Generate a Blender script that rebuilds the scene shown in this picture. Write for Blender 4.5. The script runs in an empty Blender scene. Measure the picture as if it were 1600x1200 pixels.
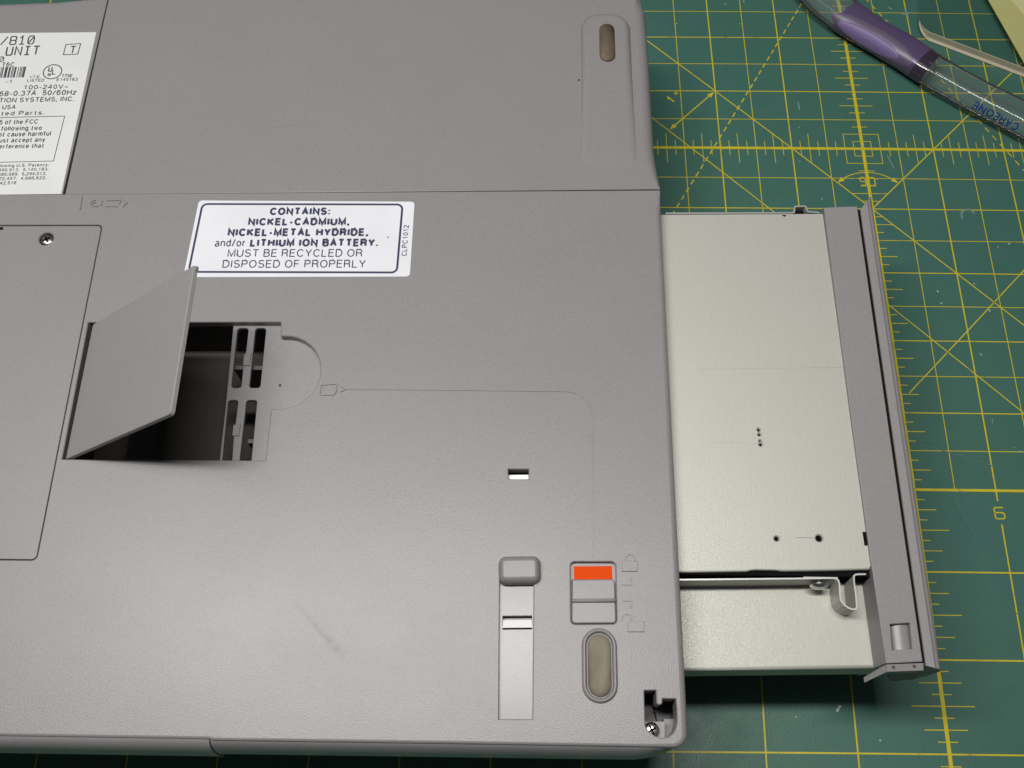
import bpy, bmesh, math, random
from mathutils import Vector, Matrix
random.seed(7)
MM = 0.001
scene = bpy.context.scene
COL = scene.collection

# ------------------------------------------------------------------ camera
IN = 25.4
CAM = Vector((-4.6706535, -8.65794629, 11.69810295)) * IN          # millimetres
RX = Vector((0.99981853, 0.01596374, -0.01039556))                  # right
RY = Vector((0.01058968, -0.91935118, -0.39329539))                 # down
RZ = Vector((-0.01583564, 0.39311394, -0.9193534))                  # forward
FPX = 1562.966
cam = bpy.data.cameras.new("camera")
cam.sensor_width = 36.0
cam.lens = FPX / 1600 * 36
cam.clip_start = 0.01
cam.clip_end = 50
camo = bpy.data.objects.new("camera", cam)
COL.objects.link(camo)
camo.matrix_world = Matrix(((RX.x, -RY.x, -RZ.x, CAM.x * MM), (RX.y, -RY.y, -RZ.y, CAM.y * MM),
                            (RX.z, -RY.z, -RZ.z, CAM.z * MM), (0, 0, 0, 1)))
scene.camera = camo
scene.render.resolution_x, scene.render.resolution_y = 1024, 768

# ------------------------------------------------------------------ light
world = bpy.data.worlds.new("World"); scene.world = world; world.use_nodes = True
bg = world.node_tree.nodes["Background"]
bg.inputs[0].default_value = (0.86, 0.93, 1.0, 1); bg.inputs[1].default_value = 0.05

def area(name, loc_in, target_in, size_in, power, color, shape='DISK', size_y=None):
    l = bpy.data.lights.new(name, 'AREA'); l.shape = shape
    l.size = size_in * IN * MM
    if size_y: l.size_y = size_y * IN * MM
    l.energy = power; l.color = color
    o = bpy.data.objects.new(name, l); COL.objects.link(o)
    p = Vector(loc_in) * IN * MM; t = Vector(target_in) * IN * MM
    o.location = p
    if t != p: o.rotation_euler = (t - p).to_track_quat('-Z', 'Y').to_euler()
    return o
area("desk_lamp_tube", (-8.5, -4.0, 23), (-8.5, -4.0, 23), 18.0, 2.95, (1.0, 0.982, 0.96), 'RECTANGLE', 1.6)
area("ceiling_lamp", (-34, 6, 62), (-5, -4, 0), 12, 4.0, (0.90, 0.95, 1.0), 'RECTANGLE', 40)
vs = scene.view_settings
vs.view_transform = 'Standard'; vs.look = 'None'; vs.exposure = 0.0; vs.gamma = 1.0
scene.render.engine = 'CYCLES'
scene.cycles.max_bounces = 12
scene.cycles.transmission_bounces = 12
scene.cycles.caustics_refractive = False
scene.cycles.caustics_reflective = False

# ------------------------------------------------------------------ helpers
def at(px, py, z):
    d = RX * ((px - 800) / FPX) + RY * ((py - 600) / FPX) + RZ
    t = (z - CAM.z) / d.z
    return CAM + d * t

def A2(px, py, z):
    v = at(px, py, z); return (v.x, v.y)

def poly(pts, z):
    return [A2(x, y, z) for x, y in pts]

def at_y(px, py, yv):
    d = RX * ((px - 800) / FPX) + RY * ((py - 600) / FPX) + RZ
    return CAM + d * ((yv - CAM.y) / d.y)

def thing(name, label, cat, base=(0, 0, 0), group=None):
    o = bpy.data.objects.new(name, None); COL.objects.link(o)
    o.empty_display_size = 0.01
    o.location = Vector(base) * MM
    o['label'] = label; o['category'] = cat
    o['base'] = list(base)
    if group: o['group'] = group
    return o

def base_of(o):
    while o is not None and 'base' not in o: o = o.parent
    return Vector(o['base']) if o is not None else Vector((0, 0, 0))

def link(name, me, mat, parent=None):
    """mesh given in world millimetres"""
    b = base_of(parent)
    me.transform(Matrix.Scale(MM, 4) @ Matrix.Translation(-b))
    o = bpy.data.objects.new(name, me); COL.objects.link(o)
    if mat: me.materials.append(mat)
    if parent is not None: o.parent = parent
    return o

def bm_obj(name, bm, mat, parent=None, smooth=None, recalc=True):
    if recalc: bmesh.ops.recalc_face_normals(bm, faces=bm.faces)
    me = bpy.data.meshes.new(name)
    bm.to_mesh(me); bm.free()
    if smooth is not None:
        for p in me.polygons: p.use_smooth = True
        me.set_sharp_from_angle(angle=math.radians(smooth))
    return link(name, me, mat, parent)

def ccw(pts):
    a = sum(pts[i][0] * pts[(i + 1) % len(pts)][1] - pts[(i + 1) % len(pts)][0] * pts[i][1] for i in range(len(pts)))
    return list(pts) if a > 0 else list(pts)[::-1]

def inset(pts, d):
    """move a CCW loop inward by d (scalar or list); negative goes outward"""
    n = len(pts); out = []
    for i in range(n):
        p0 = Vector(pts[i - 1]); p1 = Vector(pts[i]); p2 = Vector(pts[(i + 1) % n])
        a = (p1 - p0); b = (p2 - p1)
        if a.length < 1e-9: a = b
        if b.length < 1e-9: b = a
        a = a.normalized(); b = b.normalized()
        na = Vector((-a.y, a.x)); nb = Vector((-b.y, b.x))
        m = na + nb
        if m.length < 1e-6: m = na
        m = m.normalized()
        c = max(0.35, m.dot(na))
        dd = d[i] if isinstance(d, (list, tuple)) else d
        q = p1 + m * (dd / c)
        out.append((q.x, q.y))
    return out

def rounded(pts, r, n=6):
    """round the corners of a polygon; r scalar or list"""
    out = []; N = len(pts)
    for i in range(N):
        rr = r[i] if isinstance(r, (list, tuple)) else r
        p = Vector(pts[i]); a = Vector(pts[i - 1]) - p; b = Vector(pts[(i + 1) % N]) - p
        if rr <= 1e-6: out.append((p.x, p.y)); continue
        la, lb = a.length, b.length
        a.normalize(); b.normalize()
        ang = math.acos(max(-1, min(1, a.dot(b))))
        if ang > math.pi - .02: out.append((p.x, p.y)); continue
        t = min(rr / math.tan(ang / 2), la * .49, lb * .49)
        rad = t * math.tan(ang / 2)
        c = p + (a + b).normalized() * (rad / math.sin(ang / 2))
        s = p + a * t - c; e = p + b * t - c
        a0 = math.atan2(s.y, s.x); a1 = math.atan2(e.y, e.x)
        da = (a1 - a0 + math.pi) % (2 * math.pi) - math.pi
        for k in range(n + 1):
            an = a0 + da * k / n
            out.append((c.x + rad * math.cos(an), c.y + rad * math.sin(an)))
    return out

def ring(bm, pts, z):
    zz = z if isinstance(z, (list, tuple)) else [z] * len(pts)
    return [bm.verts.new((p[0], p[1], h)) for p, h in zip(pts, zz)]

def bridge(bm, r0, r1, smooth=False):
    n = len(r0)
    for i in range(n):
        f = bm.faces.new((r0[i], r1[i], r1[(i + 1) % n], r0[(i + 1) % n]))
        f.smooth = smooth

def plate(name, outline, zt, zb, mat, parent=None, holes=(), fillet=0.25, seg=4, chamfer=0.2, bottom=False, top=True, zfun=None):
    """flat plate with filleted rim and chamfered holes; holes = [(loop, z_bottom)]; zb scalar/list"""
    bm = bmesh.new()
    o = ccw(outline); rev = (o[0] != outline[0])
    if rev:
        if isinstance(fillet, (list, tuple)): fillet = list(fillet)[::-1]
        if isinstance(zb, (list, tuple)): zb = list(zb)[::-1]
    n = len(o)
    fl = list(fillet) if isinstance(fillet, (list, tuple)) else [fillet] * n
    rings = []
    for k in range(seg + 1):
        a = math.pi / 2 * k / seg
        pts = inset(o, [f * (1 - math.sin(a)) for f in fl])
        rings.append(ring(bm, pts, [zt - f * (1 - math.cos(a)) for f in fl]))
    rings.append(ring(bm, o, zb))
    for k in range(len(rings) - 1): bridge(bm, rings[k], rings[k + 1], k < seg)
    edges = []
    for i in range(n):
        edges.append(bm.edges.get((rings[0][i], rings[0][(i + 1) % n])))
    for h, hz in holes:
        h = ccw(h)
        r0 = ring(bm, inset(h, -chamfer), zt)
        r1 = ring(bm, h, zt - chamfer)
        r2 = ring(bm, h, hz)
        bridge(bm, r1, r0); bridge(bm, r2, r1)
        m = len(h)
        edges += [bm.edges.get((r0[i], r0[(i + 1) % m])) for i in range(m)]
    if top:
        res = bmesh.ops.triangle_fill(bm, use_beauty=True, use_dissolve=False, edges=edges, normal=(0, 0, 1))
        for g in res['geom']:
            if isinstance(g, bmesh.types.BMFace):
                g.normal_update()
                if g.normal.z < 0: g.normal_flip()
    if bottom:
        f = bm.faces.new(rings[-1][::-1])
    if zfun:
        for v in bm.verts: v.co.z = zfun(v.co.x, v.co.y, v.co.z)
    return bm_obj(name, bm, mat, parent, recalc=False)

def box(name, x0, x1, y0, y1, z0, z1, mat, parent=None, r=0.3, seg=2):
    return plate(name, [(x0, y0), (x1, y0), (x1, y1), (x0, y1)], z1, z0, mat, parent, fillet=r, seg=seg, bottom=True)

def open_box(name, loop, zt, zb, mat, parent=None):
    """walls and floor seen from inside"""
    bm = bmesh.new(); o = ccw(loop)
    a = ring(bm, o, zt); b = ring(bm, o, zb)
    bridge(bm, b, a); bm.faces.new(b)
    return bm_obj(name, bm, mat, parent, recalc=False)

def offset_line(pts, d, closed=False):
    out = []; n = len(pts)
    for i in range(n):
        p = Vector(pts[i][:2])
        if closed: a = p - Vector(pts[i - 1][:2]); b = Vector(pts[(i + 1) % n][:2]) - p
        else:
            a = p - Vector(pts[i - 1][:2]) if i > 0 else Vector(pts[1][:2]) - p
            b = Vector(pts[i + 1][:2]) - p if i < n - 1 else a
        a = a.normalized(); b = b.normalized()
        na = Vector((-a.y, a.x)); nb = Vector((-b.y, b.x)); m = (na + nb)
        m = m.normalized() if m.length > 1e-6 else na
        q = p + m * d / max(.4, m.dot(na)); out.append((q.x, q.y))
    return out

def strip_into(bm, pts, w, z0, z1=None, closed=False):
    """flat stroke (z1 None) or raised bar along a polyline"""
    L = offset_line(pts, w / 2, closed); R = offset_line(pts, -w / 2, closed)
    n = len(pts); top = z0 if z1 is None else z1
    vl = [bm.verts.new((x, y, top)) for x, y in L]; vr = [bm.verts.new((x, y, top)) for x, y in R]
    idx = range(n if closed else n - 1)
    for i in idx:
        j = (i + 1) % n
        bm.faces.new((vr[i], vr[j], vl[j], vl[i]))
    if z1 is not None:
        bl = [bm.verts.new((x, y, z0)) for x, y in L]; br = [bm.verts.new((x, y, z0)) for x, y in R]
        for i in idx:
            j = (i + 1) % n
            bm.faces.new((vl[i], vl[j], bl[j], bl[i])); bm.faces.new((vr[j], vr[i], br[i], br[j]))
        if not closed:
            bm.faces.new((vl[0], bl[0], br[0], vr[0])); bm.faces.new((vl[-1], vr[-1], br[-1], bl[-1]))

def stroke(name, lines, w, z0, z1, mat, parent=None, closed=False):
    bm = bmesh.new()
    for l in lines: strip_into(bm, l, w, z0, z1, closed)
    return bm_obj(name, bm, mat, parent, recalc=False)

def sheet_wall(name, path, thick, z0, z1, mat, parent=None):
    """vertical bent sheet metal following a path"""
    return stroke(name, [path], thick, z0, z1, mat, parent)

def pill(cx0, cy0, cx1, cy1, n=10):
    """loop of a stadium inside the box (mm), long axis y"""
    r = (cx1 - cx0) / 2; cx = (cx0 + cx1) / 2; out = []
    for k in range(n + 1):
        a = math.pi * k / n; out.append((cx + r * math.cos(a), cy1 - r + r * math.sin(a)))
    for k in range(n + 1):
        a = math.pi + math.pi * k / n; out.append((cx + r * math.cos(a), cy0 + r + r * math.sin(a)))
    return out

def dome(name, loop, zb, h, mat, parent=None, seg=5, edge=0.8, flat=0.0):
    """soft cushion-shaped solid over a loop"""
    bm = bmesh.new(); o = ccw(loop)
    rings = [ring(bm, o, zb)]
    for k in range(seg + 1):
        a = math.pi / 2 * k / seg
        rings.append(ring(bm, inset(o, edge * (1 - math.cos(a))), zb + h * (.35 + .65 * math.sin(a))))
    for k in range(len(rings) - 1): bridge(bm, rings[k + 1], rings[k], True)
    f = bm.faces.new(rings[-1]); f.smooth = False
    return bm_obj(name, bm, mat, parent, recalc=False)

def circle(cx, cy, r, n=20, ry=None):
    ry = ry or r
    return [(cx + r * math.cos(2 * math.pi * k / n), cy + ry * math.sin(2 * math.pi * k / n)) for k in range(n)]

def lathe(name, cx, cy, prof, mat, parent=None, n=24):
    bm = bmesh.new(); prev = None
    for r, z in prof:
        cur = ring(bm, circle(cx, cy, max(r, 1e-4), n), z)
        if prev: bridge(bm, prev, cur, True)
        prev = cur
    bm.faces.new(prev)
    return bm_obj(name, bm, mat, parent, smooth=50, recalc=True)

# --- plain grotesque stroke alphabet (cap height 1): {char: (advance width, [polylines])}
def E_(cx, cy, rx, ry, a0, a1, n=None):
    n = n or max(3, int(abs(a1 - a0) / 22))
    return [(cx + rx * math.cos(math.radians(a0 + (a1 - a0) * k / n)), cy + ry * math.sin(math.radians(a0 + (a1 - a0) * k / n))) for k in range(n + 1)]
FONT = {
 'A': (.68, [[(0, 0), (.34, 1), (.68, 0)], [(.12, .36), (.56, .36)]]),
 'B': (.62, [[(0, 0), (0, 1), (.36, 1)] + E_(.36, .77, .22, .23, 90, -90) + [(0, .54)], [(.36, .54)] + E_(.38, .27, .24, .27, 90, -90) + [(0, 0)]]),
 'C': (.70, [E_(.37, .5, .37, .5, 38, 322)]),
 'D': (.68, [[(0, 0), (0, 1), (.3, 1)] + E_(.3, .5, .38, .5, 90, -90) + [(0, 0)]]),
 'E': (.56, [[(.56, 1), (0, 1), (0, 0), (.58, 0)], [(0, .52), (.52, .52)]]),
 'F': (.54, [[(.54, 1), (0, 1), (0, 0)], [(0, .5), (.48, .5)]]),
 'G': (.74, [E_(.37, .5, .37, .5, 40, 330) + [(.72, .47), (.42, .47)]]),
 'H': (.66, [[(0, 0), (0, 1)], [(.66, 0), (.66, 1)], [(0, .53), (.66, .53)]]),
 'I': (.02, [[(.01, 0), (.01, 1)]]),
 'K': (.66, [[(0, 0), (0, 1)], [(.62, 1), (0, .36)], [(.2, .56), (.66, 0)]]),
 'L': (.52, [[(0, 1), (0, 0), (.52, 0)]]),
 'M': (.78, [[(0, 0), (0, 1), (.39, .06), (.78, 1), (.78, 0)]]),
 'N': (.66, [[(0, 0), (0, 1), (.66, 0), (.66, 1)]]),
 'O': (.76, [E_(.38, .5, .38, .5, 0, 360)]),
 'P': (.60, [[(0, 0), (0, 1), (.34, 1)] + E_(.34, .74, .26, .26, 90, -90) + [(0, .48)]]),
 'R': (.64, [[(0, 0), (0, 1), (.36, 1)] + E_(.36, .75, .25, .25, 90, -90) + [(0, .5)], [(.38, .5), (.56, .4), (.58, .12), (.66, 0)]]),
 'S': (.62, [E_(.31, .745, .28, .255, 25, 270) + E_(.31, .26, .31, .26, 90, -160)]),
 'T': (.64, [[(0, 1), (.64, 1)], [(.32, 1), (.32, 0)]]),
 'U': (.66, [[(0, 1), (0, .33)] + E_(.33, .33, .33, .33, 180, 360) + [(.66, 1)]]),
 'V': (.66, [[(0, 1), (.33, 0), (.66, 1)]]),
 'Y': (.66, [[(0, 1), (.33, .42), (.66, 1)], [(.33, .42), (.33, 0)]]),
 'a': (.46, [E_(.23, .5, .2, .22, 155, 0) + [(.43, .1), (.48, 0)], [(.43, .4), (.15, .36)] + E_(.18, .17, .18, .18, 100, 280) + [(.36, .05), (.43, .2)]]),
 'c': (.44, [E_(.24, .36, .24, .36, 45, 315)]),
 'd': (.46, [E_(.23, .36, .23, .36, 0, 360), [(.46, 1), (.46, 0)]]),
 'e': (.48, [[(0, .38), (.48, .38)] + E_(.24, .36, .24, .36, 5, 315)]),
 'f': (.28, [[(.12, 0), (.12, .82)] + E_(.26, .82, .14, .18, 180, 90), [(0, .7), (.27, .7)]]),
 'g': (.46, [E_(.23, .36, .23, .36, 0, 360), [(.46, .72), (.46, -.08)] + E_(.23, -.08, .23, .2, 0, -160)]),
 'h': (.44, [[(0, 0), (0, 1)], [(0, .45)] + E_(.22, .48, .22, .24, 160, 0) + [(.44, 0)]]),
 'i': (.02, [[(.01, 0), (.01, .72)], [(.01, .9), (.01, 1)]]),
 'l': (.02, [[(.01, 0), (.01, 1)]]),
 'm': (.72, [[(0, 0), (0, .72)], E_(.18, .52, .18, .2, 160, 0) + [(.36, 0)], E_(.54, .52, .18, .2, 160, 0) + [(.72, 0)]]),
 'n': (.44, [[(0, 0), (0, .72)], [(0, .45)] + E_(.22, .48, .22, .24, 160, 0) + [(.44, 0)]]),
 'o': (.48, [E_(.24, .36, .24, .36, 0, 360)]),
 'p': (.46, [E_(.23, .36, .23, .36, 0, 360), [(0, .72), (0, -.28)]]),
 'r': (.26, [[(0, 0), (0, .72)], [(0, .42)] + E_(.24, .42, .24, .28, 160, 90)]),
 's': (.42, [E_(.21, .53, .19, .18, 25, 270) + E_(.21, .18, .21, .18, 90, -155)]),
 't': (.28, [[(.12, .92), (.12, .14)] + E_(.24, .14, .12, .13, 180, 290), [(0, .7), (.27, .7)]]),
 'u': (.44, [[(0, .72), (0, .24)] + E_(.22, .24, .22, .24, 180, 340), [(.44, .72), (.44, 0)]]),
 'w': (.66, [[(0, .72), (.17, 0), (.33, .7), (.49, 0), (.66, .72)]]),
 'y': (.44, [[(0, .72), (.22, .02)], [(.44, .72), (.2, -.12), (.12, -.26), (.02, -.26)]]),
 'z': (.42, [[(0, .7), (.42, .7), (0, 0), (.42, 0)]]),
 '0': (.54, [E_(.27, .5, .27, .5, 0, 360)]),
 '1': (.54, [[(.1, .74), (.2, .78), (.32, 1), (.32, 0)]]),
 '2': (.54, [E_(.27, .72, .26, .28, 170, -30) + [(0, 0), (.54, 0)]]),
 '3': (.54, [E_(.26, .75, .24, .25, 160, -80), E_(.26, .27, .28, .27, 85, -165)]),
 '4': (.56, [[(.42, 0), (.42, 1), (0, .3), (.56, .3)]]),
 '5': (.54, [[(.5, 1), (.1, 1), (.05, .52)] + E_(.27, .33, .27, .33, 140, -155)]),
 '6': (.54, [E_(.27, .32, .27, .32, 0, 360), [(.5, .85)] + E_(.28, .6, .28, .4, 70, 180) + [(0, .35)]]),
 '7': (.54, [[(0, 1), (.54, 1), (.2, 0)]]),
 '8': (.54, [E_(.27, .74, .24, .26, 0, 360), E_(.27, .25, .27, .26, 0, 360)]),
 '9': (.54, [E_(.27, .68, .27, .32, 0, 360), [(.54, .65)] + E_(.27, .4, .27, .4, 0, -110)]),
 '-': (.3, [[(0, .36), (.3, .36)]]), '.': (.06, [[(.03, -.04), (.03, .15)]]), ',': (.08, [[(.05, .15), (.05, 0), (-.02, -.2)]]),
 ':': (.06, [[(.03, -.04), (.03, .14)], [(.03, .56), (.03, .74)]]), ';': (.08, [[(.05, .09), (.05, 0), (0, -.16)], [(.05, .6), (.05, .7)]]),
 '/': (.3, [[(0, 0), (.3, 1)]]), '~': (.5, [[(0, .35), (.12, .45), (.25, .38), (.38, .3), (.5, .4)]]), ' ': (.10, []),
 '\u00ae': (.6, [E_(.3, .5, .3, .5, 0, 360), [(.2, .25), (.2, .75), (.4, .7), (.2, .5), (.4, .25)]]),
}
def set_text(s, gap=.2):
    """polylines of a string in cap-height units and its total width"""
    x = 0; out = []
    for i, ch in enumerate(s):
        w, ls = FONT[ch]
        for l in ls: out.append([(x + a, b) for a, b in l])
        x += w + gap
    return out, x - gap

def lettering(s, p0, p1, ptop, z, mat, parent, bold=.11, name="lettering"):
    """text whose baseline runs p0->p1 (pixels on plane z) and whose capitals reach ptop; bold = stroke width / cap height"""
    P0 = at(*p0, z); P1 = at(*p1, z); T = at(*ptop, z)
    ux = (P1 - P0); nn = Vector((-ux.y, ux.x, 0)).normalized(); up = nn * (T - P0).dot(nn)
    lines, w = set_text(s, .17 + bold)
    ww = bold * up.length
    bm = bmesh.new()
    ew = ux.normalized() * (ww * .5); eh = up.normalized() * (ww * .5)
    for k, l in enumerate(lines):
        pts = []
        for a, b in l:
            q = P0 + ew + (ux - 2 * ew) * (a / w) + eh + (up - 2 * eh) * b
            pts.append((q.x, q.y))
        strip_into(bm, pts, ww, z + (k % 7) * .0012)
    return bm_obj(name, bm, mat, parent)

# ------------------------------------------------------------------ materials
def mat_new(name, color, rough=.5, metal=0.0, spec=.5):
    m = bpy.data.materials.new(name); m.use_nodes = True
    nt = m.node_tree; b = nt.nodes["Principled BSDF"]
    b.inputs["Base Color"].default_value = (*color, 1); b.inputs["Roughness"].default_value = rough
    b.inputs["Metallic"].default_value = metal; b.inputs["Specular IOR Level"].default_value = spec
    return m, nt, b

def N(nt, t, **kw):
    n = nt.nodes.new(t)
    for k, v in kw.items(): setattr(n, k, v)
    return n

def coords(nt, scale=(1, 1, 1)):
    g = N(nt, 'ShaderNodeNewGeometry'); mp = N(nt, 'ShaderNodeMapping'); mp.inputs['Scale'].default_value = scale
    nt.links.new(g.outputs['Position'], mp.inputs['Vector']); return mp.outputs['Vector']

def noise(nt, vec, scale, detail=2.0, rough=.5):
    n = N(nt, 'ShaderNodeTexNoise'); n.inputs['Scale'].default_value = scale; n.inputs['Detail'].default_value = detail
    n.inputs['Roughness'].default_value = rough
    nt.links.new(vec, n.inputs['Vector']); return n.outputs['Fac']

def ramp(nt, fac, stops):
    r = N(nt, 'ShaderNodeValToRGB'); e = r.color_ramp.elements
    while len(e) < len(stops): e.new(.5)
    for i, (p, c) in enumerate(stops):
        e[i].position = p; e[i].color = (*c, 1) if len(c) == 3 else c
    nt.links.new(fac, r.inputs['Fac']); return r.outputs['Color']

def bump(nt, b, h, strength, dist):
    n = N(nt, 'ShaderNodeBump'); n.inputs['Strength'].default_value = strength; n.inputs['Distance'].default_value = dist
    nt.links.new(h, n.inputs['Height']); nt.links.new(n.outputs['Normal'], b.inputs['Normal'])

def mixc(nt, fac, a, b):
    m = N(nt, 'ShaderNodeMix', data_type='RGBA')
    for s, v in ((m.inputs[0], fac), (m.inputs[6], a), (m.inputs[7], b)):
        if hasattr(v, 'is_output'): nt.links.new(v, s)
        elif isinstance(v, (int, float)): s.default_value = v
        else: s.default_value = (*v, 1)
    return m.outputs[2]

def plastic(name, col, rough=.42, grain=1.0, mottled=.12, scale=2600, spec=.5, wear=0.0):
    m, nt, b = mat_new(name, col, rough, 0, spec)
    v = coords(nt)
    n1 = noise(nt, v, scale, 2.5, .6); n2 = noise(nt, v, 45, 4, .55); n3 = noise(nt, v, 1500, 2, .6)
    lo = tuple(c * (1 - mottled) for c in col); hi = tuple(c * (1 + mottled) for c in col)
    c1 = ramp(nt, n2, [(.3, lo), (.7, hi)])
    c2 = ramp(nt, n3, [(.3, tuple(c * .88 for c in col)), (.7, tuple(c * 1.12 for c in col))])
    cc = mixc(nt, .5, c1, c2)
    nt.links.new(cc, b.inputs['Base Color'])
    if wear:
        nw = noise(nt, coords(nt, (1, 1.6, 1)), 24, 6, .62)
        nt.links.new(ramp(nt, nw, [(.32, (rough - wear,) * 3), (.68, (rough + wear,) * 3)]), b.inputs['Roughness'])
    if grain: bump(nt, b, n1, .35 * grain, .00012)
    m['col_socket'] = 1
    return m, nt, b, cc

SHELL_C = (.264, .249, .247)
SHELL, snt, sb, scol = plastic("taupe_textured_plastic", SHELL_C, .365, 1.05, .03, 2500, .5, .018)
# the grey rub mark on the palm-rest side of the shell (a smear with its own shape)
def smear(nt, col, p_a, p_b, width, dark, amount):
    a = at(*p_a, 50.8) * MM; b_ = at(*p_b, 50.8) * MM
    d = (b_ - a); L = d.length; ang = math.atan2(d.y, d.x)
    g = N(nt, 'ShaderNodeNewGeometry'); mp = N(nt, 'ShaderNodeMapping', vector_type='TEXTURE')
    mp.inputs['Location'].default_value = ((a.x + b_.x) / 2, (a.y + b_.y) / 2, a.z)
    mp.inputs['Rotation'].default_value = (0, 0, ang); mp.inputs['Scale'].default_value = (L / 2, width * MM, .01)
    nt.links.new(g.outputs['Position'], mp.inputs['Vector'])
    ln = N(nt, 'ShaderNodeVectorMath', operation='LENGTH'); nt.links.new(mp.outputs['Vector'], ln.inputs[0])
    f0 = ramp(nt, ln.outputs['Value'], [(0.0, (amount,) * 3), (1.0, (0, 0, 0))])
    nz_ = ramp(nt, noise(nt, coords(nt, (1.6, 1, 1)), 420, 4, .7), [(.32, (.1, .1, .1)), (.62, (1.15, 1.15, 1.15))])
    mu = N(nt, 'ShaderNodeMath', operation='MULTIPLY'); nt.links.new(f0, mu.inputs[0]); nt.links.new(nz_, mu.inputs[1]); f = mu.outputs[0]
    return mixc(nt, f, col, dark)
c_ = smear(snt, scol, (455, 935), (548, 1040), 1.0, (.13, .12, .118), .55)
c_ = smear(snt, c_, (500, 985), (542, 1032), 2.0, (.13, .12, .118), .55)
snt.links.new(c_, sb.inputs['Base Color'])
SMOOTH = plastic("taupe_smooth_plastic", (.285, .27, .272), .38, .25, .05)[0]
CHAN = plastic("polished_channel", (.265, .252, .253), .29, .1, .03, 2600, .5)[0]
DOOR = plastic("door_plastic", (.30, .295, .283), .5, .15, .03)[0]
KNOB = plastic("slider_plastic", (.245, .232, .232), .36, .15, .04)[0]
BEZEL = plastic("bezel_plastic", (.274, .259, .258), .5, .2, .03)[0]
DARK = plastic("shaded_cavity_plastic", (.065, .058, .05), .6, .3, .1)[0]  # case plastic with the cavity's shade put into its colour
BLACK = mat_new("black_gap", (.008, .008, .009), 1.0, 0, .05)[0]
LIDM = plastic("shaded_taupe_plastic", (.12, .115, .115), .5, .3, .05)[0]  # taupe plastic, shade of lid, pockets and undersides put into the colour
# rubber feet with dirt
def rubber(name, c, dirt, pos):
    m, nt, b = mat_new(name, c, .62, 0, .35)
    v = coords(nt); n = noise(nt, coords(nt, (1, .35, 1)), 170, 3, .5)
    cc = ramp(nt, n, [(pos - .22, c), (pos + .2, dirt)])
    nt.links.new(cc, b.inputs['Base Color']); bump(nt, b, noise(nt, v, 500, 4), .5, .0004); return m
RUBBER = rubber("yellowed_rubber", (.32, .295, .235), (.17, .14, .09), .55)
RUBBER2 = rubber("brown_worn_rubber", (.19, .145, .095), (.05, .033, .02), .46)
# galvanised sheet
def galvanised():
    m, nt, b = mat_new("galvanised_sheet", (.52, .52, .455), .52, .35, .5)
    v = coords(nt); vs_ = coords(nt, (1, .12, 1))
    n1 = noise(nt, vs_, 3000, 2, .6); n2 = noise(nt, v, 30, 3); n3 = noise(nt, v, 2400, 2, .5)
    c1 = ramp(nt, n1, [(.25, (.495, .49, .43)), (.75, (.545, .54, .475))])
    c2 = ramp(nt, n2, [(.3, (.52, .51, .445)), (.7, (.53, .53, .47))])
    nt.links.new(mixc(nt, .4, c1, c2), b.inputs['Base Color'])
    nt.links.new(ramp(nt, n3, [(.3, (.46,) * 3), (.7, (.6,) * 3)]), b.inputs['Roughness'])
    bump(nt, b, n1, .18, .0001); return m
GALV = galvanised()
STEEL = mat_new("bright_steel", (.72, .71, .68), .24, 1.0)[0]
CUTEDGE = mat_new("cut_sheet_edge", (.56, .56, .53), .4, .5)[0]
def white_paper(name, c):
    m, nt, b = mat_new(name, c, .38, 0, .4)
    n = noise(nt, coords(nt), 60, 4)
    nt.links.new(ramp(nt, n, [(.3, tuple(x * .95 for x in c)), (.7, tuple(min(.95, x * 1.03) for x in c))]), b.inputs['Base Color']); return m
PAPER = white_paper("white_sticker", (.79, .795, .83))
PAPER2 = white_paper("ivory_sticker", (.73, .735, .72))
INK = mat_new("navy_ink", (.035, .035, .085), .5)[0]
INK2 = mat_new("black_ink", (.06, .06, .068), .5)[0]
ORANGE = mat_new("orange_sticker", (.80, .075, .006), .75, 0, .08)[0]
# mat
def matmat():
    m, nt, b = mat_new("green_cutting_mat", (.03, .1, .085), .46, 0, .45)
    v = coords(nt)
    n1 = noise(nt, v, 14, 5, .6); n2 = noise(nt, v, 420, 3, .6); n3 = noise(nt, v, 95, 4, .7); n4 = noise(nt, v, 1500, 2)
    c1 = ramp(nt, n1, [(.3, (.052, .138, .098)), (.5, (.050, .144, .110)), (.7, (.046, .137, .118))])
    c2 = mixc(nt, ramp(nt, n2, [(.35, (0, 0, 0)), (.75, (.35, .35, .35))]), c1, (.062, .155, .115))
    c3 = mixc(nt, ramp(nt, n3, [(.60, (0, 0, 0)), (.74, (.55, .55, .55))]), c2, (.042, .105, .075))
    nt.links.new(c3, b.inputs['Base Color'])
    nt.links.new(ramp(nt, n3, [(.3, (.38,) * 3), (.7, (.55,) * 3)]), b.inputs['Roughness'])
    bump(nt, b, n4, .3, .00015); return m
MATG = matmat()
def inkyellow():
    m, nt, b = mat_new("yellow_print", (.42, .33, .02), .5)
    v = coords(nt); n = noise(nt, v, 160, 5, .7)
    nt.links.new(ramp(nt, n, [(.28, (.24, .24, .05)), (.42, (.56, .46, .014)), (.7, (.64, .54, .022))]), b.inputs['Base Color']); return m
YEL = inkyellow()
CHALK = mat_new("white_scuff", (.19, .28, .26), .8)[0]
CHALKW = mat_new("white_lint", (.44, .47, .44), .9)[0]

# ------------------------------------------------------------------ table + mat
tb = box("table_top", -520, 330, -420, 290, -22, -2.2, plastic("table_laminate", (.2, .18, .15), .5, 0)[0], None, .5)
tb['kind'] = 'structure'

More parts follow.
